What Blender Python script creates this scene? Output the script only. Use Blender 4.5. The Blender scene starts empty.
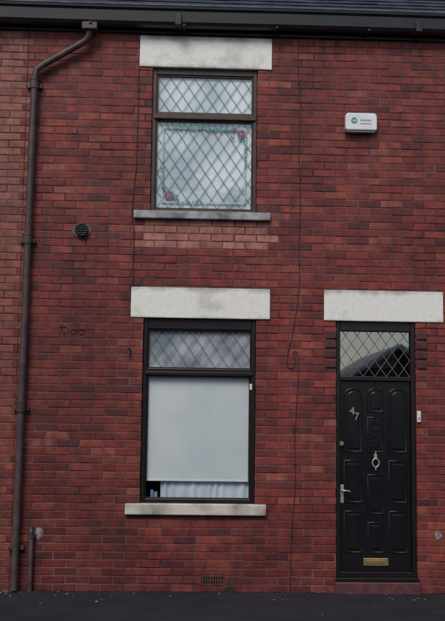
import bpy, bmesh, math, random
from mathutils import Matrix, Vector
random.seed(7)
D=bpy.data; C=bpy.context; S=C.scene
G=0.055   # pavement level
# ------------------------------------------------------------------ helpers
def link(o,parent=None):
    S.collection.objects.link(o)
    if parent: o.parent=parent
    return o
def empty(name,parent=None):
    return link(D.objects.new(name,None),parent)
def mat(name,col,rough=0.6,var=0.25,scale=6.0,bump=0.0,bscale=80.0,metal=0.0,col2=None,spec=0.5,coords='Object',thr=(0.35,0.7),detail=6):
    m=D.materials.new(name); m.use_nodes=True; nt=m.node_tree; N=nt.nodes; L=nt.links
    b=N['Principled BSDF']; b.inputs['Roughness'].default_value=rough; b.inputs['Metallic'].default_value=metal
    b.inputs['Specular IOR Level'].default_value=spec
    tc=N.new('ShaderNodeTexCoord')
    n=N.new('ShaderNodeTexNoise'); n.inputs['Scale'].default_value=scale; n.inputs['Detail'].default_value=detail
    L.new(tc.outputs[coords],n.inputs['Vector'])
    r=N.new('ShaderNodeValToRGB'); r.color_ramp.elements[0].position=thr[0]; r.color_ramp.elements[1].position=thr[1]
    c2=col2 if col2 else tuple(c*(1-var) for c in col)
    r.color_ramp.elements[0].color=(*c2,1); r.color_ramp.elements[1].color=(*col,1)
    L.new(n.outputs['Fac'],r.inputs['Fac']); L.new(r.outputs['Color'],b.inputs['Base Color'])
    if bump>0:
        n2=N.new('ShaderNodeTexNoise'); n2.inputs['Scale'].default_value=bscale; n2.inputs['Detail'].default_value=4
        L.new(tc.outputs[coords],n2.inputs['Vector'])
        bp=N.new('ShaderNodeBump'); bp.inputs['Strength'].default_value=bump; bp.inputs['Distance'].default_value=0.01
        L.new(n2.outputs['Fac'],bp.inputs['Height']); L.new(bp.outputs['Normal'],b.inputs['Normal'])
    return m
def mesh(name,verts,faces,m=None,parent=None,smooth=False):
    me=D.meshes.new(name); me.from_pydata(verts,[],faces); me.update()
    if m: me.materials.append(m)
    if smooth:
        for p in me.polygons: p.use_smooth=True
    return link(D.objects.new(name,me),parent)
BF=[(0,1,2,3),(7,6,5,4),(0,4,5,1),(1,5,6,2),(2,6,7,3),(3,7,4,0)]
def boxes(name,bl,m,parent=None,bevel=0.0,seg=2):
    v=[];f=[]
    for (x0,x1,y0,y1,z0,z1) in bl:
        o=len(v)
        v+=[(x0,y0,z0),(x0,y0,z1),(x1,y0,z1),(x1,y0,z0),(x0,y1,z0),(x0,y1,z1),(x1,y1,z1),(x1,y1,z0)]
        f+=[tuple(o+i for i in reversed(q)) for q in BF]
    ob=mesh(name,v,f,m,parent)
    bm=bmesh.new(); bm.from_mesh(ob.data); bmesh.ops.recalc_face_normals(bm,faces=bm.faces); bm.to_mesh(ob.data); bm.free()
    if bevel:
        md=ob.modifiers.new('Bevel','BEVEL'); md.width=bevel; md.segments=seg; md.limit_method='ANGLE'
    return ob
def tube(name,pts,r,m,parent=None,cyclic=False,smooth=False,res=4):
    cu=D.curves.new(name,'CURVE'); cu.dimensions='3D'; cu.bevel_depth=r; cu.bevel_resolution=res; cu.use_fill_caps=True
    if smooth:
        sp=cu.splines.new('BEZIER'); sp.bezier_points.add(len(pts)-1)
        for b,p in zip(sp.bezier_points,pts): b.co=p; b.handle_left_type=b.handle_right_type='AUTO'
    else:
        sp=cu.splines.new('POLY'); sp.points.add(len(pts)-1)
        for b,p in zip(sp.points,pts): b.co=(*p,1)
    sp.use_cyclic_u=cyclic
    cu.materials.append(m)
    return link(D.objects.new(name,cu),parent)
def prism(name,pts,y0,y1,m,parent=None,bevel=0.0):
    """extrude an (x,z) outline from y0 (front) to y1"""
    n=len(pts); v=[(x,y0,z) for x,z in pts]+[(x,y1,z) for x,z in pts]
    f=[tuple(range(n)),tuple(range(2*n-1,n-1,-1))]+[(i,(i+1)%n,n+(i+1)%n,n+i) for i in range(n)]
    ob=mesh(name,v,f,m,parent)
    bm=bmesh.new(); bm.from_mesh(ob.data); bmesh.ops.recalc_face_normals(bm,faces=bm.faces); bm.to_mesh(ob.data); bm.free()
    if bevel:
        md=ob.modifiers.new('Bevel','BEVEL'); md.width=bevel; md.segments=2; md.limit_method='ANGLE'; md.angle_limit=0.8
    return ob
def subtract(r,o):
    x0,x1,z0,z1=r; a0,a1,b0,b1=o
    if a1<=x0 or a0>=x1 or b1<=z0 or b0>=z1: return [r]
    out=[]
    if a0>x0: out.append((x0,a0,z0,z1))
    if a1<x1: out.append((a1,x1,z0,z1))
    c0=max(x0,a0); c1=min(x1,a1)
    if b0>z0: out.append((c0,c1,z0,b0))
    if b1<z1: out.append((c0,c1,b1,z1))
    return out
def sub_all(rs,ops):
    for o in ops:
        rs=[q for r in rs for q in subtract(r,o)]
    return rs
# ------------------------------------------------------------------ materials
def brick_mat():
    m=D.materials.new('brick'); m.use_nodes=True; nt=m.node_tree; N=nt.nodes; L=nt.links
    b=N['Principled BSDF']; b.inputs['Roughness'].default_value=0.62; b.inputs['Specular IOR Level'].default_value=0.35
    vc=N.new('ShaderNodeVertexColor'); vc.layer_name='Col'
    tc=N.new('ShaderNodeTexCoord')
    def noise(sc,det=5,vec=None,rough=0.6):
        n=N.new('ShaderNodeTexNoise'); n.inputs['Scale'].default_value=sc; n.inputs['Detail'].default_value=det; n.inputs['Roughness'].default_value=rough
        L.new(vec or tc.outputs['Object'],n.inputs['Vector']); return n
    def ramp(src,p0,c0,p1,c1):
        r=N.new('ShaderNodeValToRGB'); r.color_ramp.elements[0].position=p0; r.color_ramp.elements[1].position=p1
        r.color_ramp.elements[0].color=(*c0,1); r.color_ramp.elements[1].color=(*c1,1); L.new(src,r.inputs['Fac']); return r
    def mix(t,fac,a,bb):
        x=N.new('ShaderNodeMix'); x.data_type='RGBA'; x.blend_type=t
        if isinstance(fac,float): x.inputs[0].default_value=fac
        else: L.new(fac,x.inputs[0])
        L.new(a,x.inputs[6])
        if isinstance(bb,tuple): x.inputs[7].default_value=(*bb,1)
        else: L.new(bb,x.inputs[7])
        return x.outputs[2]
    c=vc.outputs['Color']
    big=ramp(noise(0.9,4).outputs['Fac'],0.3,(0.68,0.62,0.68),0.7,(1.20,1.14,1.08))
    c=mix('MULTIPLY',1.0,c,big.outputs['Color'])
    mid=ramp(noise(9,6).outputs['Fac'],0.3,(0.56,0.53,0.56),0.7,(1.34,1.32,1.28))
    c=mix('MULTIPLY',1.0,c,mid.outputs['Color'])
    fine=ramp(noise(120,3).outputs['Fac'],0.3,(0.66,0.66,0.66),0.7,(1.25,1.22,1.22))
    c=mix('MULTIPLY',0.9,c,fine.outputs['Color'])
    mp=N.new('ShaderNodeMapping'); mp.inputs['Scale'].default_value=(6,1,0.6); L.new(tc.outputs['Object'],mp.inputs['Vector'])
    st=ramp(noise(1.6,5,mp.outputs['Vector']).outputs['Fac'],0.50,(0,0,0),0.8,(0.75,0.75,0.75))
    c=mix('MIX',st.outputs['Color'],c,(0.042,0.020,0.022))
    ef=ramp(noise(14,8,None,0.75).outputs['Fac'],0.58,(0,0,0),0.78,(0.38,0.38,0.38))
    c=mix('MIX',ef.outputs['Color'],c,(0.36,0.18,0.15))
    L.new(c,b.inputs['Base Color'])
    bp=N.new('ShaderNodeBump'); bp.inputs['Strength'].default_value=0.6; bp.inputs['Distance'].default_value=0.007
    L.new(noise(55,6).outputs['Fac'],bp.inputs['Height']); L.new(bp.outputs['Normal'],b.inputs['Normal'])
    return m
M_brick=brick_mat()
M_mortar=mat('mortar',(0.19,0.115,0.105),0.9,scale=1.7,col2=(0.04,0.023,0.025),bump=0.5,bscale=120,thr=(0.36,0.68),detail=8)
def lintel_mat(name,seed,white=(0.82,0.81,0.75),amt=0.0):
    m=D.materials.new(name); m.use_nodes=True; nt=m.node_tree; N=nt.nodes; L=nt.links
    b=N['Principled BSDF']; b.inputs['Roughness'].default_value=0.75
    tc=N.new('ShaderNodeTexCoord')
    mp=N.new('ShaderNodeMapping'); mp.inputs['Location'].default_value=(seed,seed*0.7,seed*1.3); L.new(tc.outputs['Object'],mp.inputs['Vector'])
    def noise(sc,det):
        n=N.new('ShaderNodeTexNoise'); n.inputs['Scale'].default_value=sc; n.inputs['Detail'].default_value=det; n.inputs['Roughness'].default_value=0.65; L.new(mp.outputs['Vector'],n.inputs['Vector']); return n
    sep=N.new('ShaderNodeSeparateXYZ'); L.new(tc.outputs['Generated'],sep.inputs[0])
    cr=N.new('ShaderNodeValToRGB'); e=cr.color_ramp.elements; e[0].position=0.0; e[0].color=(0.14,0.14,0.14,1); e[1].position=1.0; e[1].color=(0.32,0.32,0.32,1)
    k=cr.color_ramp.elements.new(0.12); k.color=(0,0,0,1); k=cr.color_ramp.elements.new(0.78); k.color=(0.01,0.01,0.01,1)
    L.new(sep.outputs['Z'],cr.inputs['Fac'])
    n=noise(2.6,8); ad=N.new('ShaderNodeMath'); ad.operation='ADD'; L.new(n.outputs['Fac'],ad.inputs[0]); L.new(cr.outputs['Color'],ad.inputs[1])
    r=N.new('ShaderNodeValToRGB'); e=r.color_ramp.elements; e[0].position=0.58-amt; e[0].color=(*white,1); e[1].position=0.97-amt; e[1].color=(0.17,0.16,0.14,1)
    k=e.new(0.72-amt); k.color=(0.60,0.59,0.53,1)
    L.new(ad.outputs[0],r.inputs['Fac'])
    n3=noise(30,6); r3=N.new('ShaderNodeValToRGB'); r3.color_ramp.elements[0].position=0.3; r3.color_ramp.elements[0].color=(0.89,0.89,0.88,1); r3.color_ramp.elements[1].position=0.6
    L.new(n3.outputs['Fac'],r3.inputs['Fac'])
    x=N.new('ShaderNodeMix'); x.data_type='RGBA'; x.blend_type='MULTIPLY'; x.inputs[0].default_value=1; L.new(r.outputs['Color'],x.inputs[6]); L.new(r3.outputs['Color'],x.inputs[7])
    L.new(x.outputs[2],b.inputs['Base Color'])
    bp=N.new('ShaderNodeBump'); bp.inputs['Strength'].default_value=0.25; bp.inputs['Distance'].default_value=0.008; L.new(noise(40,6).outputs['Fac'],bp.inputs['Height']); L.new(bp.outputs['Normal'],b.inputs['Normal'])
    return m
M_lin=[lintel_mat('painted_stone_%d'%i,s,amt=a) for i,(s,a) in enumerate(((1.3,0.04),(4.1,0.02),(7.7,0.0)))]
M_sillU=mat('sill_painted_dark',(0.42,0.43,0.44),0.7,scale=9,col2=(0.14,0.14,0.145),bump=0.3)
M_sillL=mat('sill_stone',(0.60,0.58,0.51),0.8,scale=4,col2=(0.24,0.22,0.19),bump=0.4,thr=(0.36,0.58))
M_frameB=mat('frame_black_paint',(0.014,0.009,0.010),0.35,var=0.4,scale=12,bump=0.1)
M_frameU=mat('frame_brown_wood',(0.075,0.045,0.035),0.45,var=0.5,scale=14,bump=0.2)
M_door=mat('door_black_gloss',(0.009,0.008,0.011),0.25,var=0.3,scale=10,bump=0.06,bscale=60)
M_lead=mat('lead_came',(0.15,0.17,0.185),0.5,var=0.4,scale=30)
M_brass=mat('brass',(0.70,0.52,0.22),0.32,var=0.3,scale=30,metal=0.8)
M_silver=mat('number_metal',(0.6,0.58,0.52),0.35,scale=30,metal=0.6)
M_pipe=mat('drainpipe_brown',(0.085,0.055,0.048),0.5,scale=10,col2=(0.04,0.028,0.027),bump=0.15)
M_gutter=mat('gutter_black',(0.010,0.011,0.014),0.45,scale=6,col2=(0.005,0.005,0.007),bump=0.1)
M_gutlip=mat('gutter_grey_weathered',(0.09,0.11,0.155),0.6,scale=5,col2=(0.03,0.035,0.05),bump=0.2)
M_slate=mat('roof_slate',(0.060,0.064,0.085),0.6,scale=5,col2=(0.02,0.022,0.034),bump=0.4,bscale=40)
M_white=mat('white_plastic',(0.78,0.80,0.80),0.35,var=0.12,scale=8)
M_grey=mat('grey_plastic',(0.30,0.32,0.33),0.4,var=0.2,scale=8)
M_teal=mat('teal_print',(0.03,0.30,0.28),0.4,var=0.2)
M_black=mat('black_plastic',(0.010,0.011,0.013),0.4,var=0.3)
M_cement=mat('cement',(0.17,0.13,0.135),0.9,scale=20,col2=(0.08,0.06,0.065),bump=0.6)
M_limew=mat('lime_patch',(0.40,0.38,0.37),0.9,scale=20,col2=(0.13,0.09,0.085),bump=0.5)
M_cable=mat('cable_dark',(0.05,0.022,0.024),0.6,var=0.3)
M_blind=mat('roller_blind_fabric',(0.72,0.76,0.76),0.9,scale=1.1,col2=(0.58,0.63,0.66),bump=0.05,bscale=300)
M_net=mat('net_curtain',(0.72,0.80,0.88),0.9,scale=3,col2=(0.5,0.58,0.68))
M_obs=mat('mottled_reflection_backing',(0.80,0.87,0.88),0.9,scale=2.0,col2=(0.44,0.53,0.57),thr=(0.36,0.58),detail=10)  # obscured backing; its mottling paints cloudy reflections into the colour
M_obs2=mat('dim_net',(0.50,0.54,0.57),0.9,scale=3.0,col2=(0.22,0.25,0.29),thr=(0.4,0.6))
M_blue=mat('blue_fabric',(0.22,0.34,0.55),0.9,var=0.3)
M_terr=mat('terracotta',(0.16,0.05,0.045),0.8,scale=20,col2=(0.05,0.02,0.022),bump=0.4)
M_slotshade=mat('slot_shade_black',(0.006,0.005,0.006),0.95,var=0.2)  # near-black standing in for shade inside the air brick
M_scr=mat('marker_ink',(0.05,0.02,0.025),0.9,var=0.2)
M_step=mat('step_red_paint',(0.15,0.045,0.05),0.55,scale=12,col2=(0.07,0.028,0.033),bump=0.4)
M_corb=mat('corbel_brick',(0.085,0.022,0.025),0.6,var=0.5,scale=20,bump=0.5)
M_room=mat('room_plaster',(0.20,0.19,0.18),0.9,var=0.1)
M_green=mat('stained_green',(0.14,0.36,0.31),0.5,var=0.4,scale=30)
M_pteal=mat('stained_pale_teal',(0.42,0.60,0.58),0.5,var=0.25,scale=20)
M_rose=mat('stained_rose',(0.27,0.11,0.24),0.5,var=0.5,scale=60)
M_pink=mat('stained_pink',(0.52,0.30,0.44),0.5,var=0.3,scale=60)
def glass_mat(name,fac,tint=(0.97,0.99,0.99),rough=0.02,bump=0.0):
    m=D.materials.new(name); m.use_nodes=True; nt=m.node_tree; N=nt.nodes; L=nt.links
    for n in list(N):
        if n.type!='OUTPUT_MATERIAL': N.remove(n)
    out=[n for n in N if n.type=='OUTPUT_MATERIAL'][0]
    t=N.new('ShaderNodeBsdfTransparent'); t.inputs['Color'].default_value=(*tint,1)
    g=N.new('ShaderNodeBsdfGlossy'); g.inputs['Roughness'].default_value=rough
    lw=N.new('ShaderNodeLayerWeight'); lw.inputs['Blend'].default_value=0.5
    pw=N.new('ShaderNodeMath'); pw.operation='POWER'; pw.inputs[1].default_value=5; L.new(lw.outputs['Facing'],pw.inputs[0])
    ad=N.new('ShaderNodeMath'); ad.operation='ADD'; ad.use_clamp=True; ad.inputs[1].default_value=fac; L.new(pw.outputs[0],ad.inputs[0])
    mx=N.new('ShaderNodeMixShader'); L.new(ad.outputs[0],mx.inputs[0]); L.new(t.outputs[0],mx.inputs[1]); L.new(g.outputs[0],mx.inputs[2]); L.new(mx.outputs[0],out.inputs['Surface'])
    tc=N.new('ShaderNodeTexCoord'); n=N.new('ShaderNodeTexNoise'); n.inputs['Scale'].default_value=4 if bump<0.2 else 14; L.new(tc.outputs['Object'],n.inputs['Vector'])
    b=N.new('ShaderNodeBump'); b.inputs['Strength'].default_value=bump; b.inputs['Distance'].default_value=0.01; L.new(n.outputs['Fac'],b.inputs['Height']); L.new(b.outputs['Normal'],g.inputs['Normal'])
    return m
M_glass=glass_mat('window_glass',0.08,bump=0.04)
M_glassD=glass_mat('transom_glass',0.32,bump=0.012)
M_glassO=glass_mat('leaded_glass',0.10,rough=0.08,bump=0.25)
M_glassdoor=mat('door_glass_dark',(0.010,0.012,0.018),0.12,var=0.3,scale=8,bump=0.3,bscale=30)
# ------------------------------------------------------------------ brick walls
ROW=0.0772; BL=0.230; J=0.0098
Z0=G; ZT=5.80
def pick(x,z):
    r=random.random()
    if r<0.55: c=Vector((0.200,0.036,0.030))
    elif r<0.74: c=Vector((0.245,0.056,0.039))
    elif r<0.91: c=Vector((0.160,0.030,0.029))
    elif r<0.97: c=Vector((0.118,0.026,0.028))
    else: c=Vector((0.28,0.080,0.058))
    c=c*random.uniform(0.82,1.18)
    if x<-2.03:      # paler neighbouring brick
        k=min(1,max(0.25,(z-0.5)/4.0)); c=c.lerp(Vector((0.33,0.15,0.11))*random.uniform(0.75,1.1),0.75*k)
    if -0.86<x<0.50 and 3.42<z<3.74:
        c=c.lerp(Vector((0.56,0.28,0.22))*random.uniform(0.8,1.15),0.8*random.uniform(0.5,1))
    if z<0.22: c=c.lerp(Vector((0.14,0.03,0.038)),0.6)
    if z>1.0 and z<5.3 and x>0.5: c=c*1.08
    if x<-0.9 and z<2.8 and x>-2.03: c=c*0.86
    if 0.2<z<0.78 and (abs(x+0.9)<0.16 or abs(x-0.43)<0.16): c=c*random.uniform(0.6,0.95)
    return c
def brick_wall(parent,xa,xb,ops,cuts):
    V=[];F=[];COL=[]
    nrow=int((ZT-Z0)/ROW)+1
    for i in range(nrow):
        z0=Z0+i*ROW; z1=min(z0+ROW-J,ZT)
        off=(i%2)*BL/2+random.uniform(-0.008,0.008)
        k=math.floor((xa-off)/BL)-1
        while off+k*BL<xb:
            x0=off+k*BL+random.uniform(-0.003,0.003); x1=off+(k+1)*BL-J+random.uniform(-0.002,0.002); k+=1
            x0c=max(x0,xa); x1c=min(x1,xb)
            if x1c-x0c<0.02: continue
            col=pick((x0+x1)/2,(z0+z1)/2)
            for (a,b,c,d) in sub_all([(x0c,x1c,z0,z1)],ops+cuts):
                if b-a<0.014 or d-c<0.012: continue
                yj=random.uniform(-0.0025,0.0025); e=0.005; j=lambda:random.uniform(-0.0016,0.0016)
                tx=random.uniform(-0.0015,0.0015)
                o=len(V); BK=0.10
                P=[(a,c),(a,d),(b,d),(b,c)]
                V+=[(x,BK,z) for x,z in P]
                Q=[(a+j(),c+j()),(a+j(),d+j()),(b+j(),d+j()),(b+j(),c+j())]
                V+=[(x,yj+e*0.6,z) for x,z in Q]
                I=[(a+e+j(),c+e+j()),(a+e+j(),d-e+j()),(b-e+j(),d-e+j()),(b-e+j(),c+e+j())]
                V+=[(x,yj+(tx if n<2 else -tx),z) for n,(x,z) in enumerate(I)]
                fs=[(o+8,o+11,o+10,o+9)]
                for n in range(4):
                    m2=(n+1)%4
                    fs.append((o+4+n,o+8+n,o+8+m2,o+4+m2)); fs.append((o+n,o+4+n,o+4+m2,o+m2))
                F+=fs; COL+=[col]*len(fs)
    ob=mesh('brickwork',V,F,M_brick,parent)
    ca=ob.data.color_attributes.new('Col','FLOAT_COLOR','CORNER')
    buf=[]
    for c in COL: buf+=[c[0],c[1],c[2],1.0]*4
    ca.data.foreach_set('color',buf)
    bm=bmesh.new(); bm.from_mesh(ob.data); bmesh.ops.recalc_face_normals(bm,faces=bm.faces); bm.to_mesh(ob.data); bm.free()
    g=0.004
    rs=sub_all([(xa,xb,Z0-0.3,ZT)],[(a-g,b+g,c-g,d+g) for a,b,c,d in ops])
    boxes('mortar_bed',[(a,b,0.0048,0.115,c,d) for a,b,c,d in rs],M_mortar,parent)
# ------------------------------------------------------------------ leaded lights
def lattice(name,x0,x1,z0,z1,px,pz,y,parent,m=M_lead,w=0.0056):
    V=[];F=[]
    for s,yy in ((1,y),(-1,y-0.0022)):
        slope=s*pz/px
        n=int((x1-x0)/px+(z1-z0)/pz)+3
        for k in range(-n,n+1):
            c=z0+k*pz
            xa,xb=x0,x1
            za=c+slope*(xa-x0); zb=c+slope*(xb-x0)
            t0,t1=0.0,1.0; dz=zb-za
            ta=(z0-za)/dz; tb=(z1-za)/dz
            if ta>tb: ta,tb=tb,ta
            t0=max(t0,ta); t1=min(t1,tb)
            if t1-t0<0.01: continue
            p=Vector((xa+(xb-xa)*t0,0,za+dz*t0)); q=Vector((xa+(xb-xa)*t1,0,za+dz*t1))
            d=(q-p).normalized(); nrm=Vector((-d.z,0,d.x))*w/2
            o=len(V)
            for yy2 in (yy,yy+0.002):
                for pt in (p+nrm,q+nrm,q-nrm,p-nrm): V.append((pt.x,yy2,pt.z))
            F+=[(o,o+1,o+2,o+3),(o+7,o+6,o+5,o+4),(o,o+4,o+5,o+1),(o+2,o+6,o+7,o+3)]
    return mesh(name,V,F,m,parent)
def pane(name,x0,x1,z0,z1,y,m,parent):
    return mesh(name,[(x0,y,z0),(x1,y,z0),(x1,y,z1),(x0,y,z1)],[(0,1,2,3)],m,parent)
def curtain(name,x0,x1,z0,z1,y,m,parent,amp=0.012,waves=14):
    n=120; V=[];F=[]
    for i in range(n+1):
        t=i/n; x=x0+(x1-x0)*t
        yy=y+amp*(0.6+0.4*math.sin(t*23))*math.sin(t*waves*2*math.pi+1.9*math.sin(t*11))
        V+=[(x,yy,z0+0.01*math.sin(t*9)),(x,yy,z1)]
    for i in range(n): F.append((2*i,2*i+2,2*i+3,2*i+1))
    return mesh(name,V,F,m,parent,True)
# ------------------------------------------------------------------ windows
def window_upper(P,dx,detail=True):
    w=empty('upper_window',P)
    X0,X1,A,B=-0.75+dx,0.334+dx,3.826,5.335
    fl=[(X0,X0+0.045,0.03,0.10,A,B),(X1-0.040,X1,0.03,0.10,A,B),
        (X0+0.045,X1-0.040,0.032,0.10,B-0.06,B),(X0+0.045,X1-0.040,0.032,0.10,A,A+0.035),(X0+0.045,X1-0.040,0.024,0.10,4.795,4.865)]
    boxes('window_frame',fl,M_frameU,w,0.006)
    def sub(x0,x1,z0,z1,t,y):
        return [(x0,x0+t,y,0.09,z0,z1),(x1-t,x1,y,0.09,z0,z1),(x0+t,x1-t,y+0.001,0.09,z1-t,z1),(x0+t,x1-t,y+0.001,0.09,z0,z0+t)]
    xi0,xi1=X0+0.047,X1-0.042
    boxes('casement_frame',sub(xi0,xi1,4.868,5.272,0.014,0.045)+sub(xi0,xi1,3.864,4.792,0.012,0.045),M_frameU,w,0.003)
    boxes('weather_bar',[(X0+0.02,X1-0.015,0.008,0.024,4.80,4.835)],M_frameU,w,0.004)
    gx0,gx1=xi0+0.012,xi1-0.012
    pane('fanlight_glass',gx0,gx1,4.88,5.26,0.066,M_glassO,w)
    pane('window_glass',gx0,gx1,3.874,4.782,0.066,M_glassO,w)
    lattice('fanlight_leading',gx0,gx1,4.882,5.258,0.125,0.185,0.062,w)
    lattice('pane_leading',gx0,gx1,3.876,4.78,0.125,0.185,0.062,w)
    pane('mottled_reflection_backing',gx0-0.004,gx1+0.004,A+0.02,B-0.02,0.078,M_obs,w)
    if detail:
        y=0.0575; b=0.055; t=0.013
        a0,a1,c0,c1=gx0+b,gx1-b,3.876+b,4.78-b
        boxes('stained_glass_border',[(a0,a0+t,y,y+0.002,c0,c1),(a1-t,a1,y,y+0.002,c0,c1),(a0+t,a1-t,y,y+0.002,c1-t,c1),(a0+t,a1-t,y,y+0.002,c0,c0+t)],M_pteal,w)
        def blobs(name,lst,m,yy):
            V=[];F=[]
            for i,(cx,cz,rx,rz,an) in enumerate(lst):
                o=len(V); yl=yy-0.00006*i
                for k in range(10):
                    q=2*math.pi*k/10; px,pz=rx*math.cos(q),rz*math.sin(q)*(1.2 if k%2 else 0.9)
                    V.append((cx+px*math.cos(an)-pz*math.sin(an),yl,cz+px*math.sin(an)+pz*math.cos(an)))
                F.append(tuple(range(o,o+10)))
            mesh(name,V,F,m,w)
        lv=[]
        def sprig(xa,za,xb,zb,n,s):
            for i in range(n):
                t2=i/(n-1)+random.uniform(-0.01,0.01); x=xa+(xb-xa)*t2; z=za+(zb-za)*t2
                r=random.uniform(0.55,1.0)
                lv.append((x+random.uniform(-1,1)*s*0.8,z+random.uniform(-1,1)*s*0.8,s*r,s*0.45*r,random.uniform(0,3.14)))
        sprig(a0+0.05,c1-0.006,a1-0.12,c1-0.006,38,0.026)
        sprig(a1-0.006,c1-0.10,a1-0.006,c1-0.42,16,0.017)
        sprig(a0+0.006,c0+0.14,a0+0.006,c0+0.42,14,0.017)
        sprig(a0+0.13,c0+0.006,a0+0.40,c0+0.006,12,0.018)
        sprig(a1-0.14,c1-0.10,a1-0.02,c1-0.12,8,0.02); sprig(a0+0.10,c0+0.12,a0+0.16,c0+0.05,7,0.02)
        blobs('stained_leaves',lv,M_green,0.0545)
        rs=[];pk=[]
        for (cx,cz,r) in ((a1-0.05,c1-0.06,0.046),(a1-0.125,c1-0.015,0.022),(a0+0.075,c0+0.075,0.05),(a0+0.02,c0+0.15,0.02)):
            for k in range(8):
                q=k*2*math.pi/8+r*9
                rs.append((cx+0.62*r*math.cos(q),cz+0.62*r*math.sin(q),0.34*r,0.42*r,q))
            for k in range(6):
                q=k*1.05+r*20; rr=0.62*r if k%2 else 0.2*r
                pk.append((cx+rr*math.cos(q),cz+rr*math.sin(q),0.20*r,0.10*r,q+1.57))
        blobs('stained_roses',rs,M_rose,0.0520); blobs('stained_rose_centres',pk,M_pink,0.0490)
    boxes('lintel',[(-0.887+dx,0.482+dx,-0.014,0.118,5.338,5.672)],M_lin[0],P,0.008)
    boxes('window_sill',[(-0.91+dx,0.474+dx,-0.055,0.112,3.745,3.824)],M_sillU,P,0.008)
def window_lower(P,dx,detail=True):
    w=empty('lower_window',P)
    X0,X1,A,B=-0.79+dx,0.343+dx,0.905,2.735
    boxes('window_frame',[(X0,X0+0.046,0.03,0.10,A,B),(X1-0.044,X1,0.03,0.10,A,B),
        (X0+0.046,X1-0.044,0.032,0.10,B-0.105,B),(X0+0.046,X1-0.044,0.032,0.10,A,A+0.042),(X0+0.046,X1-0.044,0.022,0.10,2.165,2.235)],M_frameB,w,0.006)
    xi0,xi1=X0+0.048,X1-0.046
    def sub(x0,x1,z0,z1,t,y):
        return [(x0,x0+t,y,0.09,z0,z1),(x1-t,x1,y,0.09,z0,z1),(x0+t,x1-t,y+0.001,0.09,z1-t,z1),(x0+t,x1-t,y+0.001,0.09,z0,z0+t)]
    boxes('casement_frame',sub(xi0,xi1,2.238,2.627,0.010,0.045)+sub(xi0,xi1,0.95,2.162,0.010,0.045),M_frameB,w,0.003)
    boxes('weather_bar',[(X0+0.03,X1-0.03,0.006,0.022,2.17,2.20)],M_frameB,w,0.004)
    gx0,gx1=xi0+0.008,xi1-0.008
    pane('fanlight_glass',gx0,gx1,2.245,2.62,0.066,M_glass,w)
    pane('window_glass',gx0,gx1,0.958,2.155,0.066,M_glass,w)
    lattice('fanlight_leading',gx0,gx1,2.247,2.618,0.135,0.20,0.062,w)
    pane('fanlight_net',gx0-0.004,gx1+0.004,2.21,B-0.02,0.088,M_obs2,w)
    n=24; V=[];F=[]
    for i in range(n+1):
        x=gx0+0.006+(gx1-gx0-0.014)*i/n; yy=0.088+0.0025*math.sin(i*0.5)+0.002*math.sin(i*1.3)
        V+=[(x,yy,1.13),(x,0.088,2.2)]
    for i in range(n): F.append((2*i,2*i+2,2*i+3,2*i+1))
    mesh('roller_blind',V,F,M_blind,w,True)
    boxes('blind_hem_bar',[(gx0+0.006,gx1-0.008,0.080,0.092,1.116,1.132)],M_blind,w,0.003)
    curtain('net_curtain',X0+0.20,X1-0.02,A,1.3,0.125,M_net,w,amp=0.010,waves=11)
    boxes('window_ledge',[(X0,X1,0.118,0.36,A-0.03,A+0.005)],M_white,w,0.004)
    if detail:
        boxes('books_on_ledge',[(X0+0.10,X0+0.13,0.14,0.26,A+0.006,A+0.12),(X0+0.135,X0+0.17,0.14,0.26,A+0.006,A+0.10)],M_blue,w,0.003)
        boxes('window_sensor',[(X1-0.058,X1-0.034,0.018,0.0295,2.03,2.09)],M_white,w,0.003)
    boxes('lintel',[(-0.919+dx,0.481+dx,-0.014,0.118,2.738,3.047)],M_lin[1],P,0.008)
    boxes('window_sill',[(-0.932+dx,0.456+dx,-0.05,0.112,0.795,0.903)],M_sillL,P,0.010)
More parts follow.
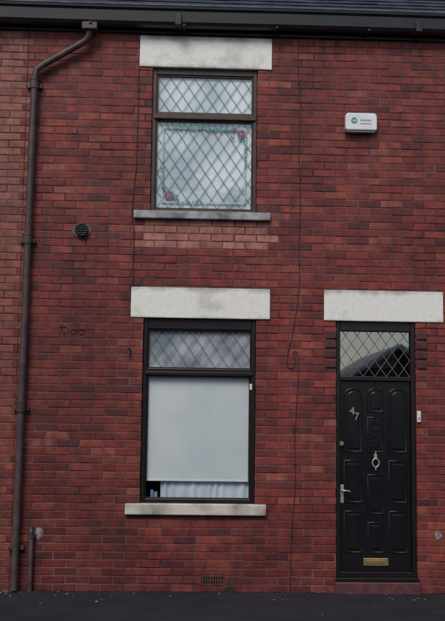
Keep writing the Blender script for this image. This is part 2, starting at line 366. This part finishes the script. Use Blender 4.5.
# ------------------------------------------------------------------ door
def outline(x0,x1,z0,z1,arch=0.0):
    if arch<=0: return [(x0,z0),(x1,z0),(x1,z1),(x0,z1)]
    p=[(x0,z0),(x1,z0)]; c=(x0+x1)/2; r=(x1-x0)/2
    for k in range(0,13):
        a=math.pi*k/12; p.append((c+r*math.cos(a),z1-arch+arch*math.sin(a)))
    return p
def door(P,dx,detail=True):
    d=empty('front_door',P)
    X0,X1=1.155+dx,1.962+dx
    zb=0.205; zt=2.735
    boxes('door_frame',[(X0,X0+0.045,0.03,0.11,zb,zt),(X1-0.045,X1,0.03,0.11,zb,zt),(X0+0.045,X1-0.045,0.032,0.11,2.64,zt),(X0+0.045,X1-0.045,0.022,0.11,2.138,2.182)],M_frameB,d,0.006)
    boxes('threshold',[(X0-0.01,X1+0.01,-0.03,0.13,0.165,0.204),(X0+0.045,X1-0.045,0.025,0.10,0.2045,0.255)],M_frameB,d,0.005)
    gx0,gx1=X0+0.046,X1-0.046
    pane('transom_glass',gx0,gx1,2.183,2.639,0.075,M_glassD,d)
    lattice('transom_leading',gx0,gx1,2.184,2.638,0.119,0.165,0.071,d)
    boxes('hall_ceiling_shade',[(gx0+0.05,gx1-0.02,0.6,0.62,2.3,2.75)],M_room,d,0.01)
    boxes('door_leaf',[(gx0+0.003,gx1-0.003,0.062,0.108,0.258,2.134)],M_door,d,0.003)
    cx=(gx0+gx1)/2; wl=gx0+0.045; wr=gx1-0.045
    pans=[(wl,wl+0.175,1.43,2.06,0.07),(wr-0.175,wr,1.43,2.06,0.07),(cx-0.075,cx+0.075,1.83,2.06,0.06),
          (wl,wl+0.175,0.93,1.34,0),(wr-0.175,wr,0.93,1.34,0),(wl,wl+0.175,0.44,0.84,0),(wr-0.175,wr,0.44,0.84,0),
          (cx-0.075,cx+0.075,0.82,1.20,0),(cx-0.075,cx+0.075,0.44,0.73,0)]
    for (a,b,c,e,ar) in pans:
        tube('panel_moulding',[(x,0.062,z) for x,z in outline(a,b,c,e,ar)],0.009,M_door,d,True)
        q=0.030
        prism('raised_panel',outline(a+q,b-q,c+q,e-q,ar*0.7),0.052,0.0625,M_door,d,0.006)
    tube('glass_moulding',[(x,0.062,z) for x,z in outline(cx-0.075,cx+0.075,1.43,1.77)],0.009,M_door,d,True)
    boxes('door_glass',[(cx-0.07,cx+0.07,0.059,0.0625,1.435,1.765)],M_glassdoor,d)
    boxes('letterbox_plate',[(cx-0.125,cx+0.125,0.052,0.0615,0.31,0.385)],M_brass,d,0.004)
    boxes('letterbox_flap',[(cx-0.10,cx+0.10,0.046,0.0515,0.33,0.368)],M_brass,d,0.003)
    tube('night_latch',[(gx0+0.012,0.062,1.51),(gx0+0.012,0.028,1.51)],0.022,M_brass,d)
    hx=gx0+0.020
    boxes('handle_plate',[(hx-0.018,hx+0.018,0.054,0.0615,0.92,1.10)],M_silver,d,0.004)
    tube('lever_handle',[(hx,0.055,1.045),(hx,0.02,1.045),(hx+0.015,0.012,1.045),(hx+0.06,0.014,1.04),(hx+0.075,0.018,1.035)],0.008,M_silver,d,smooth=True)
    kz=1.33
    boxes('knocker_base',[(cx-0.016,cx+0.016,0.044,0.0615,kz+0.03,kz+0.075)],M_silver,d,0.006)
    ring=[(cx+0.034*math.sin(a),0.040,kz-0.010+0.042*math.cos(a)) for a in [2*math.pi*k/20 for k in range(20)]]
    tube('knocker_ring',ring,0.0070,M_silver,d,True)
    tube('knocker_finial',[(cx,0.05,kz+0.07),(cx,0.045,kz+0.10)],0.008,M_silver,d)
    tube('knocker_drop',[(cx,0.045,kz-0.05),(cx,0.045,kz-0.08)],0.010,M_silver,d)
    for ch,x,z in (('4',gx0+0.095,1.80),('7',gx0+0.140,1.745)) if detail else (('4',gx0+0.085,1.80),('9',gx0+0.125,1.755)):
        cu=D.curves.new('door_number','FONT'); cu.body=ch; cu.size=0.105; cu.extrude=0.003; cu.materials.append(M_silver)
        o=link(D.objects.new('door_number',cu),d); o.location=(x,0.046,z); o.rotation_euler=(math.pi/2,0,0)
    boxes('door_lintel',[(1.029+dx,2.246+dx,-0.014,0.118,2.737,3.05)],M_lin[2],P,0.008)
    boxes('door_step',[(X0-0.02,X1+0.02,-0.035,0.12,G-0.1,0.164)],M_step,P,0.012)
    cb=[]
    for z in (2.30,2.40,2.50,2.595):
        cb+=[(1.045+dx,1.152+dx,-0.014,0.05,z-0.036,z+0.036),(1.966+dx,2.073+dx,-0.014,0.05,z-0.036,z+0.036)]
    boxes('corbel_bricks',cb,M_corb,P,0.006)
def ops_w(dx): return [(-0.75+dx,0.334+dx,3.826,5.338),(-0.79+dx,0.343+dx,0.905,2.738)]
def cuts_w(dx): return [(-0.893+dx,0.488+dx,5.332,5.678),(-0.916+dx,0.480+dx,3.740,3.828),(-0.925+dx,0.487+dx,2.732,3.053),(-0.938+dx,0.462+dx,0.789,0.906)]
def ops_d(dx): return [(1.155+dx,1.962+dx,0.0,2.737)]
def cuts_d(dx): return [(1.023+dx,2.252+dx,2.731,3.056),(1.13+dx,1.985+dx,0.0,0.168)]
H=empty('brick_house'); HL=empty('brick_house'); HR=empty('brick_house')
AB=(-0.17,0.055,G+0.06,G+0.145+0.02)
brick_wall(H,-2.03,2.60,ops_w(0)+ops_d(0),cuts_w(0)+cuts_d(0)+[AB])
window_upper(H,0); window_lower(H,0); door(H,0)
brick_wall(HL,-5.6,-2.033,ops_w(-3.6),cuts_w(-3.6))
window_upper(HL,-3.6,False); window_lower(HL,-3.6,False)
brick_wall(HR,2.603,7.2,ops_w(5.4)+ops_d(1.95),cuts_w(5.4)+cuts_d(1.95))
window_upper(HR,5.4,False); window_lower(HR,5.4,False); door(HR,1.95,False)
E=0.075
def shell(P,xa,xb):
    boxes('house_shell',[(xa,xa+0.1,0.12,7.0,G-0.3,ZT),(xb-0.1,xb,0.12,7.0,G-0.3,ZT),(xa+0.1,xb-0.1,6.9,7.0,G-0.3,ZT),(xa+0.1,xb-0.1,0.12,6.9,G-0.1,G+0.02),(xa+0.1,xb-0.1,0.12,6.9,2.95,3.05),(xa+0.1,xb-0.1,0.12,6.9,ZT-0.1,ZT)],M_room,P)
    V=[];F=[]
    pitch=math.radians(33); ey,ez=-0.13,5.83+E
    rows=int(3.75/math.cos(pitch)/0.20); w=0.255
    for i in range(rows):
        s0=i*0.20
        x=xa-(w/2 if i%2 else 0)
        while x<xb:
            a=max(x,xa)+0.002; b=min(x+w,xb)-0.002; x+=w
            if b-a<0.02: continue
            l=0.005+random.uniform(0,0.004); r0=s0+random.uniform(-0.008,0.008)
            def pt(xx,s,h): return (xx,ey+s*math.cos(pitch)-h*math.sin(pitch),ez+s*math.sin(pitch)+h*math.cos(pitch))
            o=len(V)
            V+=[pt(a,r0,0.012+l),pt(b,r0,0.012+l),pt(b,s0+0.23,0.003),pt(a,s0+0.23,0.003),pt(a,r0,0.003+l),pt(b,r0,0.003+l),pt(b,s0+0.23,-0.006),pt(a,s0+0.23,-0.006)]
            F+=[(o,o+1,o+2,o+3),(o+7,o+6,o+5,o+4),(o,o+4,o+5,o+1),(o+1,o+5,o+6,o+2),(o+3,o+7,o+4,o)]
    mesh('roof_slates',V,F,M_slate,P)
    rz=ez+3.75*math.tan(pitch)
    mesh('roof_back_slope',[(xa,3.6,rz-0.05),(xb,3.6,rz-0.05),(xb,7.3,ez-0.1),(xa,7.3,ez-0.1)],[(0,1,2,3)],M_slate,P)
    tube('ridge_tiles',[(xa,3.6,rz),(xb,3.6,rz)],0.10,M_terr,P)
    boxes('eaves_fascia',[(xa,xb,-0.055,0.02,5.745,5.835+E)],M_gutter,P,0.004)
    boxes('eaves_soffit_moulding',[(xa,xb,-0.03,0.02,5.690,5.744)],M_gutter,P,0.006)
shell(H,-2.03,2.60); shell(HL,-5.6,-2.033); shell(HR,2.603,7.2)
gut=empty('roof_gutter')
prof=[(-0.060,5.845),(-0.060,5.735),(-0.10,5.722),(-0.145,5.735),(-0.165,5.765),(-0.170,5.80),(-0.192,5.822),(-0.195,5.85),(-0.183,5.85),(-0.178,5.83),(-0.158,5.80),(-0.150,5.77),(-0.135,5.747),(-0.10,5.735),(-0.070,5.745),(-0.070,5.845)]
prof=[(y,z+(E if z>5.79 else 0)) for y,z in prof]
V=[];F=[];xs=[-5.6+i*0.4 for i in range(33)]
for x in xs:
    for y,z in prof: V.append((x,y,z+0.004*math.sin(x*1.3)))
n=len(prof)
for i in range(len(xs)-1):
    for k in range(n): F.append((i*n+k,i*n+(k+1)%n,(i+1)*n+(k+1)%n,(i+1)*n+k))
mesh('gutter_channel',V,F,M_gutter,gut)
tube('gutter_lip',[(x,-0.190,5.852+E+0.004*math.sin(x*1.3)) for x in xs],0.012,M_gutlip,gut)
boxes('gutter_brackets',[(x,x+0.03,-0.200,-0.03,5.712,5.732) for x in [-5.2+0.95*i for i in range(13)]],M_gutter,gut,0.003)
boxes('gutter_joint',[(-0.53,-0.46,-0.199,-0.05,5.718,5.838),(1.95,2.02,-0.199,-0.05,5.718,5.838)],M_gutter,gut,0.01)
dp=empty('drainpipe'); py=-0.075
tube('pipe',[(-1.40,-0.12,5.75),(-1.405,-0.115,5.62),(-1.43,-0.10,5.57),(-1.50,-0.09,5.525),(-1.85,py,5.315),(-1.93,py,5.255),(-1.945,py,5.16),(-1.95,py,4.6),(-1.962,py,2.9),(-1.975,py,0.12),(-1.975,-0.085,0.07)],0.036,M_pipe,dp,res=6)
boxes('hopper_outlet',[(-1.475,-1.315,-0.185,-0.045,5.655,5.735)],M_pipe,dp,0.012)
def collar(x,z,h=0.09,r=0.046): tube('pipe_collar',[(x,py,z),(x,py,z+h)],r,M_pipe,dp,res=6)
for x,z in ((-1.947,5.05),(-1.961,3.45),(-1.967,1.78)): collar(x,z); tube('collar_rim',[(x,py,z+0.085),(x,py,z+0.103)],0.051,M_pipe,dp,res=6)
boxes('pipe_clips',[(x-0.075,x+0.075,-0.05,0.0,z,z+0.04) for x,z in ((-1.947,5.065),(-1.961,3.465),(-1.967,1.795),(-1.972,0.45))],M_pipe,dp,0.004)
ov=empty('waste_pipe')
tube('pipe',[(-1.835,0.03,0.655),(-1.835,-0.03,0.65),(-1.83,-0.045,0.62),(-1.828,-0.045,0.05)],0.024,M_pipe,ov,res=5)
tube('collar',[(-1.829,-0.045,0.56),(-1.829,-0.045,0.62)],0.030,M_pipe,ov)
def patch(name,cx,cz,rx,rz,m,parent=None,y=-0.006,n=26,ex=0.25):
    pts=[]
    for k in range(n):
        a=2*math.pi*k/n; r=1+random.uniform(-ex,ex)
        pts.append((cx+rx*r*math.cos(a),cz+rz*r*math.sin(a)))
    return prism(name,pts,y,0.006,m,parent,0.0)
patch('render_patch',-1.765,0.60,0.045,0.055,M_limew,y=-0.004,n=16,ex=0.15)
patch('render_patch',2.17,0.62,0.035,0.045,M_limew,y=-0.004,n=16,ex=0.15)
rv=empty('wall_vent')
patch('cement_collar',-1.44,3.61,0.100,0.08,M_cement,rv,y=-0.007,n=14,ex=0.12)
tube('vent_body',[(-1.43,0.02,3.612),(-1.43,-0.045,3.612)],0.062,M_black,rv,res=8)
tube('vent_rim',[(-1.43+0.058*math.cos(a),-0.046,3.612+0.058*math.sin(a)) for a in [2*math.pi*k/28 for k in range(28)]],0.009,M_black,rv,True)
boxes('vent_louvres',[(-1.43-w2,-1.43+w2,-0.058,-0.046,3.612+h-0.004,3.612+h+0.004) for h,w2 in ((-0.035,0.042),(-0.012,0.054),(0.012,0.054),(0.035,0.042))],M_black,rv,0.002)
al=empty('burglar_alarm_box')
x0,x1,z0,z1=1.237,1.563,4.70,4.882
boxes('backplate',[(x0+0.008,x1-0.008,-0.012,0.004,z0-0.006,z1-0.006)],M_grey,al,0.003)
prism('cover',[(x0,z0+0.015),(x0+0.015,z0),(x1-0.015,z0),(x1,z0+0.015),(x1,z1-0.03),(x1-0.02,z1),(x0+0.02,z1),(x0,z1-0.03)],-0.085,-0.012,M_white,al,0.012)
boxes('strobe_lens',[(x0+0.02,x1-0.02,-0.070,-0.02,z0-0.018,z0-0.001)],M_grey,al,0.005)
tube('logo_ring',[(1.325+0.026*math.cos(a),-0.0865,4.80+0.026*math.sin(a)) for a in [2*math.pi*k/24 for k in range(24)]],0.005,M_teal,al,True)
boxes('logo_bars',[(1.312,1.318,-0.089,-0.084,4.785,4.815),(1.326,1.332,-0.089,-0.084,4.778,4.822)],M_teal,al,0.001)
boxes('label_text',[(1.39+i*0.024,1.405+i*0.024,-0.0875,-0.084,4.795,4.812) for i in range(5)]+[(1.39,1.50,-0.0875,-0.084,4.765,4.772)],M_grey,al)
ca=empty('wall_cable')
pts=[(0.762,5.70),(0.752,5.4),(0.775,5.0),(0.765,4.5),(0.782,4.0),(0.77,3.5),(0.775,3.1),(0.735,2.75),(0.70,2.55),(0.66,2.38),(0.69,2.25),(0.735,2.32),(0.73,2.42),(0.765,2.30),(0.755,1.9),(0.735,1.5),(0.745,1.1),(0.715,0.7),(0.70,0.25),(0.70,0.06)]
tube('cable_run',[(x,-0.009-(0.004 if i in (11,12) else 0),z) for i,(x,z) in enumerate(pts)],0.0038,M_cable,ca,smooth=True)
tube('cable_run',[(-0.895,-0.008,5.33),(-0.892,-0.008,4.9),(-0.897,-0.008,4.3),(-0.93,-0.008,3.85),(-0.928,-0.02,3.74),(-0.905,-0.008,3.6),(-0.908,-0.008,3.3),(-0.905,-0.008,3.055)],0.005,M_cable,ca)
boxes('cable_clips',[(x-0.008,x+0.008,-0.018,0.0,z,z+0.012) for x,z in ((0.763,5.2),(0.778,4.2),(0.772,3.3),(0.745,1.3),(0.712,0.6),(-0.894,5.1),(-0.896,4.5),(-0.906,3.4))],M_cable,ca)
db=empty('doorbell')
boxes('bell_body',[(1.966,2.004,-0.026,0.002,1.73,1.84)],M_white,db,0.005)
tube('bell_button',[(1.985,-0.026,1.77),(1.985,-0.032,1.77)],0.010,M_grey,db)
ts=empty('tap_stub')
tube('stub',[(-0.925,0.0,2.42),(-0.925,-0.04,2.42),(-0.925,-0.05,2.36)],0.012,M_black,ts)
gr=empty('graffiti_scrawl')
def scr(pts): tube('marker_line',[(-1.60+x,-0.0035,2.56+z) for x,z in pts],0.0036,M_scr,gr,smooth=True,res=1)
scr([(0,0.10),(0.0,0.02),(0.02,0),(0.03,0.02)]); scr([(-0.03,0.07),(0.04,0.075)]); scr([(0.06,0.0),(0.06,0.05)])
scr([(0.14,0.03),(0.11,0.05),(0.09,0.02),(0.11,0),(0.14,0.03),(0.145,0.11),(0.15,0.0)]); scr([(0.22,0.05),(0.18,0.045),(0.175,0.01),(0.20,0.0),(0.22,0.05),(0.235,0.0)])
ab=empty('air_brick')
x0,x1,z0,z1=-0.165,0.050,G+0.065,G+0.16
boxes('grille',[(x0,x1,-0.004,0.05,z1-0.014,z1),(x0,x1,-0.004,0.05,z0,z0+0.014)]+[(x0+i*(x1-x0-0.012)/8,x0+i*(x1-x0-0.012)/8+0.012,-0.003,0.045,z0+0.0142,z1-0.0142) for i in range(9)]+[(x0+0.0125,x1-0.0125,0.0,0.04,(z0+z1)/2-0.005,(z0+z1)/2+0.005)],M_terr,ab,0.002)
boxes('slot_shade_sheet',[(x0-0.002,x1+0.002,0.0040,0.0046,z0,z1)],M_slotshade,ab)  # thin black sheet paints the shade between the grille bars
# ------------------------------------------------------------------ ground
def tarmac(name,c1,c2,speck):
    m=mat(name,c1,0.8,scale=2.5,col2=c2,bump=0.8,bscale=90)
    N=m.node_tree.nodes; L=m.node_tree.links; b=N['Principled BSDF']
    src=b.inputs['Base Color'].links[0].from_socket
    tc=[n for n in N if n.type=='TEX_COORD'][0]
    v=N.new('ShaderNodeTexVoronoi'); v.inputs['Scale'].default_value=70; L.new(tc.outputs['Object'],v.inputs['Vector'])
    r=N.new('ShaderNodeValToRGB'); r.color_ramp.elements[0].position=0.12; r.color_ramp.elements[0].color=(1,1,1,1); r.color_ramp.elements[1].position=0.2; r.color_ramp.elements[1].color=(0,0,0,1); L.new(v.outputs['Distance'],r.inputs['Fac'])
    x=N.new('ShaderNodeMix'); x.data_type='RGBA'; L.new(r.outputs['Color'],x.inputs[0]); L.new(src,x.inputs[6]); x.inputs[7].default_value=(*speck,1); L.new(x.outputs[2],b.inputs['Base Color'])
    return m
M_pave=tarmac('pavement_tarmac',(0.014,0.015,0.024),(0.005,0.0055,0.009),(0.06,0.062,0.075))
M_road=tarmac('road_asphalt',(0.055,0.055,0.06),(0.035,0.035,0.04),(0.09,0.09,0.09))
M_kerb=mat('kerb_stone',(0.30,0.29,0.28),0.85,scale=6,col2=(0.18,0.17,0.17),bump=0.4)
M_earth=mat('ground_earth',(0.10,0.09,0.07),0.95,scale=0.3)
mesh('ground',[(-300,-300,G-0.20),(300,-300,G-0.20),(300,300,G-0.20),(-300,300,G-0.20)],[(0,1,2,3)],M_earth)
mesh('road',[(-60,-9.2+0.0,G-0.12),(60,-9.2,G-0.12),(60,-1.85,G-0.12),(-60,-1.85,G-0.12)],[(0,1,2,3)],M_road)
boxes('pavement',[(-60,60,-1.70,0.0040,G-0.19,G)],M_pave)
boxes('pavement',[(-60,60,-12.99,-9.36,G-0.19,G)],M_pave)
boxes('kerb',[(-20+i*0.915,-20+(i+1)*0.915-0.006,-1.85,-1.703,G-0.19,G+0.004) for i in range(44)],M_kerb,None,0.012)
boxes('kerb',[(-20+i*0.915,-20+(i+1)*0.915-0.006,-9.357,-9.205,G-0.19,G+0.004) for i in range(44)],M_kerb,None,0.012)
M_paint=mat('road_paint',(0.62,0.60,0.30),0.7,var=0.4,scale=12)
mesh('road_marking',[(-20,-2.25,G-0.116),(20,-2.25,G-0.116),(20,-2.17,G-0.116),(-20,-2.17,G-0.116)],[(0,1,2,3)],M_paint)
V=[];F=[]
def leaf(x,y,s):
    o=len(V); a=random.uniform(0,6.28); t=random.uniform(-0.4,0.4)
    for (u,v2,h) in ((-1,0,0),(-0.2,0.5,0.4),(1,0,0.5),(-0.2,-0.5,0.2)):
        V.append((x+s*(u*math.cos(a)-v2*math.sin(a)),y+s*(u*math.sin(a)+v2*math.cos(a)),G+0.004+s*(h+0.3*abs(u*t))))
    F.append((o,o+1,o+2,o+3))
for i in range(340):
    x=-2.6+abs(random.gauss(0,0.45)) if i<170 else random.uniform(-3,5)
    leaf(x,-0.02-abs(random.gauss(0,0.16 if i<170 else 0.4)),random.uniform(0.005,0.020))
mesh('fallen_leaves',V,F,mat('dry_leaf',(0.34,0.31,0.29),0.9,scale=9,col2=(0.08,0.06,0.05)))
V=[];F=[]
def blade(x,y,h,lean,az):
    o=len(V); w=random.uniform(0.003,0.007); dx,dy=math.cos(az),math.sin(az)
    for k in range(4):
        t=k/3; px=x+dx*lean*t*t; pz=G+h*t*(1-0.15*t); pyy=y+dy*lean*t*t; ww=w*(1-t*0.9)
        V.extend([(px-dy*ww,pyy+dx*ww,pz),(px+dy*ww,pyy-dx*ww,pz)])
    for k in range(3): F.append((o+2*k,o+2*k+1,o+2*k+3,o+2*k+2))
for cx,n,h in ((0.10,46,0.13),(0.04,14,0.06),(-0.62,8,0.04),(0.86,6,0.04),(-1.3,8,0.05),(3.0,10,0.06)):
    for i in range(n): blade(cx+random.gauss(0,0.03),-0.012-abs(random.gauss(0,0.012)),h*random.uniform(0.3,1),random.uniform(0.01,0.06),random.uniform(math.pi,2*math.pi))
mesh('wall_foot_weeds',V,F,mat('weed_green',(0.09,0.17,0.06),0.8,var=0.4,scale=30))
# ------------------------------------------------------------------ opposite side of the street
def texbrick():
    m=D.materials.new('brick_far'); m.use_nodes=True; nt=m.node_tree; N=nt.nodes; L=nt.links
    b=N['Principled BSDF']; b.inputs['Roughness'].default_value=0.8
    tc=N.new('ShaderNodeTexCoord'); sx=N.new('ShaderNodeSeparateXYZ'); cb=N.new('ShaderNodeCombineXYZ'); L.new(tc.outputs['Object'],sx.inputs[0])
    ad=N.new('ShaderNodeMath'); L.new(sx.outputs['X'],ad.inputs[0]); L.new(sx.outputs['Y'],ad.inputs[1]); L.new(ad.outputs[0],cb.inputs[0]); L.new(sx.outputs['Z'],cb.inputs[1])
    br=N.new('ShaderNodeTexBrick'); br.inputs['Scale'].default_value=1; br.inputs['Brick Width'].default_value=0.236; br.inputs['Row Height'].default_value=0.077; br.inputs['Mortar Size'].default_value=0.006
    br.inputs['Color1'].default_value=(0.18,0.04,0.04,1); br.inputs['Color2'].default_value=(0.12,0.03,0.035,1); br.inputs['Mortar'].default_value=(0.12,0.09,0.09,1)
    L.new(cb.outputs[0],br.inputs['Vector']); L.new(br.outputs['Color'],b.inputs['Base Color']); return m
M_bf=texbrick()
def far_house(xa,xb,yf,depth,eave,ridge_along_x=True,ridge=2.6,openings=True):
    P=empty('brick_house' if ridge_along_x else 'added_reflection_garage')
    yb=yf-depth
    if ridge_along_x:
        ym=(yf+yb)/2
        V=[(xa,yf,G-0.2),(xb,yf,G-0.2),(xb,yb,G-0.2),(xa,yb,G-0.2),(xa,yf,eave),(xb,yf,eave),(xb,yb,eave),(xa,yb,eave),(xa,ym,eave+ridge),(xb,ym,eave+ridge)]
        mesh('walls',V,[(1,0,4,5),(3,2,6,7),(0,3,7,8,4),(2,1,5,9,6)],M_bf,P)
        o=0.2; k=ridge/(depth/2)
        for s,(ye,ym2) in enumerate(((yf+o,ym),(yb-o,ym))):
            mesh('roof_slope',[(xa-0.1,ye,eave-o*k+0.03),(xb+0.1,ye,eave-o*k+0.03),(xb+0.1,ym2,eave+ridge+0.03),(xa-0.1,ym2,eave+ridge+0.03)],[(0,1,2,3)],M_slate,P)
        boxes('gutter',[(xa,xb,yf+0.05,yf+0.2,eave-0.15,eave-0.05)],M_gutter,P,0.01)
        boxes('chimney',[(xa+0.4,xa+1.3,ym-0.3,ym+0.3,eave+ridge-0.6,eave+ridge+1.0)],M_bf,P,0.02)
    else:
        xm=(xa+xb)/2
        V=[(xa,yf,G-0.2),(xb,yf,G-0.2),(xb,yb,G-0.2),(xa,yb,G-0.2),(xa,yf,eave),(xb,yf,eave),(xb,yb,eave),(xa,yb,eave),(xm,yf,eave+ridge),(xm,yb,eave+ridge)]
        mesh('walls',V,[(1,0,4,8,5),(3,2,6,9,7),(0,3,7,4),(2,1,5,6)],M_bf,P)
        k=ridge/((xb-xa)/2); o=0.2
        for xe,sg in ((xa-o,1),(xb+o,-1)):
            mesh('roof_slope',[(xe,yf+0.15,eave-o*k+0.03),(xe,yb-0.15,eave-o*k+0.03),(xm,yb-0.15,eave+ridge+0.03),(xm,yf+0.15,eave+ridge+0.03)],[(0,1,2,3)],M_slate,P)
        boxes('garage_door',[(xa+0.5,xb-0.5,yf,yf+0.03,G,2.1)],M_grey,P,0.01)
        for xe in (xa-o,xb+o):
            tube('barge_board',[(xe,yf+0.17,eave-o*k+0.0),(xm,yf+0.17,eave+ridge)],0.07,M_white,P,res=1)
    if openings and ridge_along_x:
        n=int((xb-xa)/4.6)
        wins=[];fr=[];ln=[];dr=[]
        for i in range(max(1,n)):
            c=xa+(i+0.5)*(xb-xa)/max(1,n)
            for z0,z1 in ((0.95,2.6),(3.8,5.2)):
                wins.append((c-1.3,c-0.3,yf+0.004,yf+0.012,z0,z1))
                fr+=[(c-1.36,c-1.3,yf,yf+0.03,z0,z1),(c-0.3,c-0.24,yf,yf+0.03,z0,z1),(c-1.3,c-0.3,yf,yf+0.028,z1-0.06,z1),(c-1.3,c-0.3,yf,yf+0.028,z0,z0+0.06),(c-1.3,c-0.3,yf,yf+0.028,(z0+z1)/2+0.3,(z0+z1)/2+0.36)]
                ln+=[(c-1.5,c-0.1,yf,yf+0.04,z1+0.001,z1+0.3),(c-1.5,c-0.1,yf,yf+0.08,z0-0.1,z0-0.001)]
            dr.append((c+0.9,c+1.7,yf,yf+0.02,G+0.1,2.3)); ln.append((c+0.75,c+1.85,yf,yf+0.04,2.31,2.6))
        boxes('window_panes',wins,M_glassdoor,P); boxes('window_frames',fr,M_white,P,0.005); boxes('lintels_and_sills',ln,M_lin[1],P,0.01); boxes('doors',dr,M_door,P,0.01)
    return P
far_house(-16,2.2,-13,8,5.6)
far_house(8.2,22,-13,8,5.6)
far_house(3.0,6.4,-13.3,5,2.5,False,1.05)  # invented garage, added so its gable is reflected in the door transom
# ------------------------------------------------------------------ light
w=D.worlds.new('World'); S.world=w; w.use_nodes=True; nt=w.node_tree
bg=nt.nodes['Background']; sky=nt.nodes.new('ShaderNodeTexSky'); sky.sky_type='NISHITA'; sky.sun_disc=False
el=math.radians(46); az=math.radians(200)
sky.sun_elevation=el; sky.sun_rotation=az; sky.air_density=1.0; sky.dust_density=1.8
nt.links.new(sky.outputs[0],bg.inputs['Color']); bg.inputs['Strength'].default_value=0.125
sl=D.lights.new('sun','SUN'); sl.energy=1.65; sl.angle=math.radians(24); sl.color=(1.0,0.94,0.86)
so=link(D.objects.new('sun',sl))
dirv=Vector((math.sin(az)*math.cos(el),math.cos(az)*math.cos(el),math.sin(el)))
so.rotation_euler=dirv.to_track_quat('Z','Y').to_euler(); so.location=(-6,-20,25)
# ------------------------------------------------------------------ camera
cd=D.cameras.new('camera'); co=link(D.objects.new('camera',cd)); S.camera=co
R=Matrix.Rotation(math.radians(-2.3),4,'Z')@Matrix.Rotation(math.radians(96.4),4,'X')@Matrix.Rotation(0.013,4,'Z')
co.matrix_world=Matrix.Translation((-0.40,-10,1.70))@R
cd.sensor_fit='VERTICAL'; cd.sensor_height=24; cd.lens=24*1000/621.0; cd.clip_end=1000
S.view_settings.view_transform='Standard'; S.view_settings.look='None'; S.view_settings.exposure=0
print('done',len(D.objects))
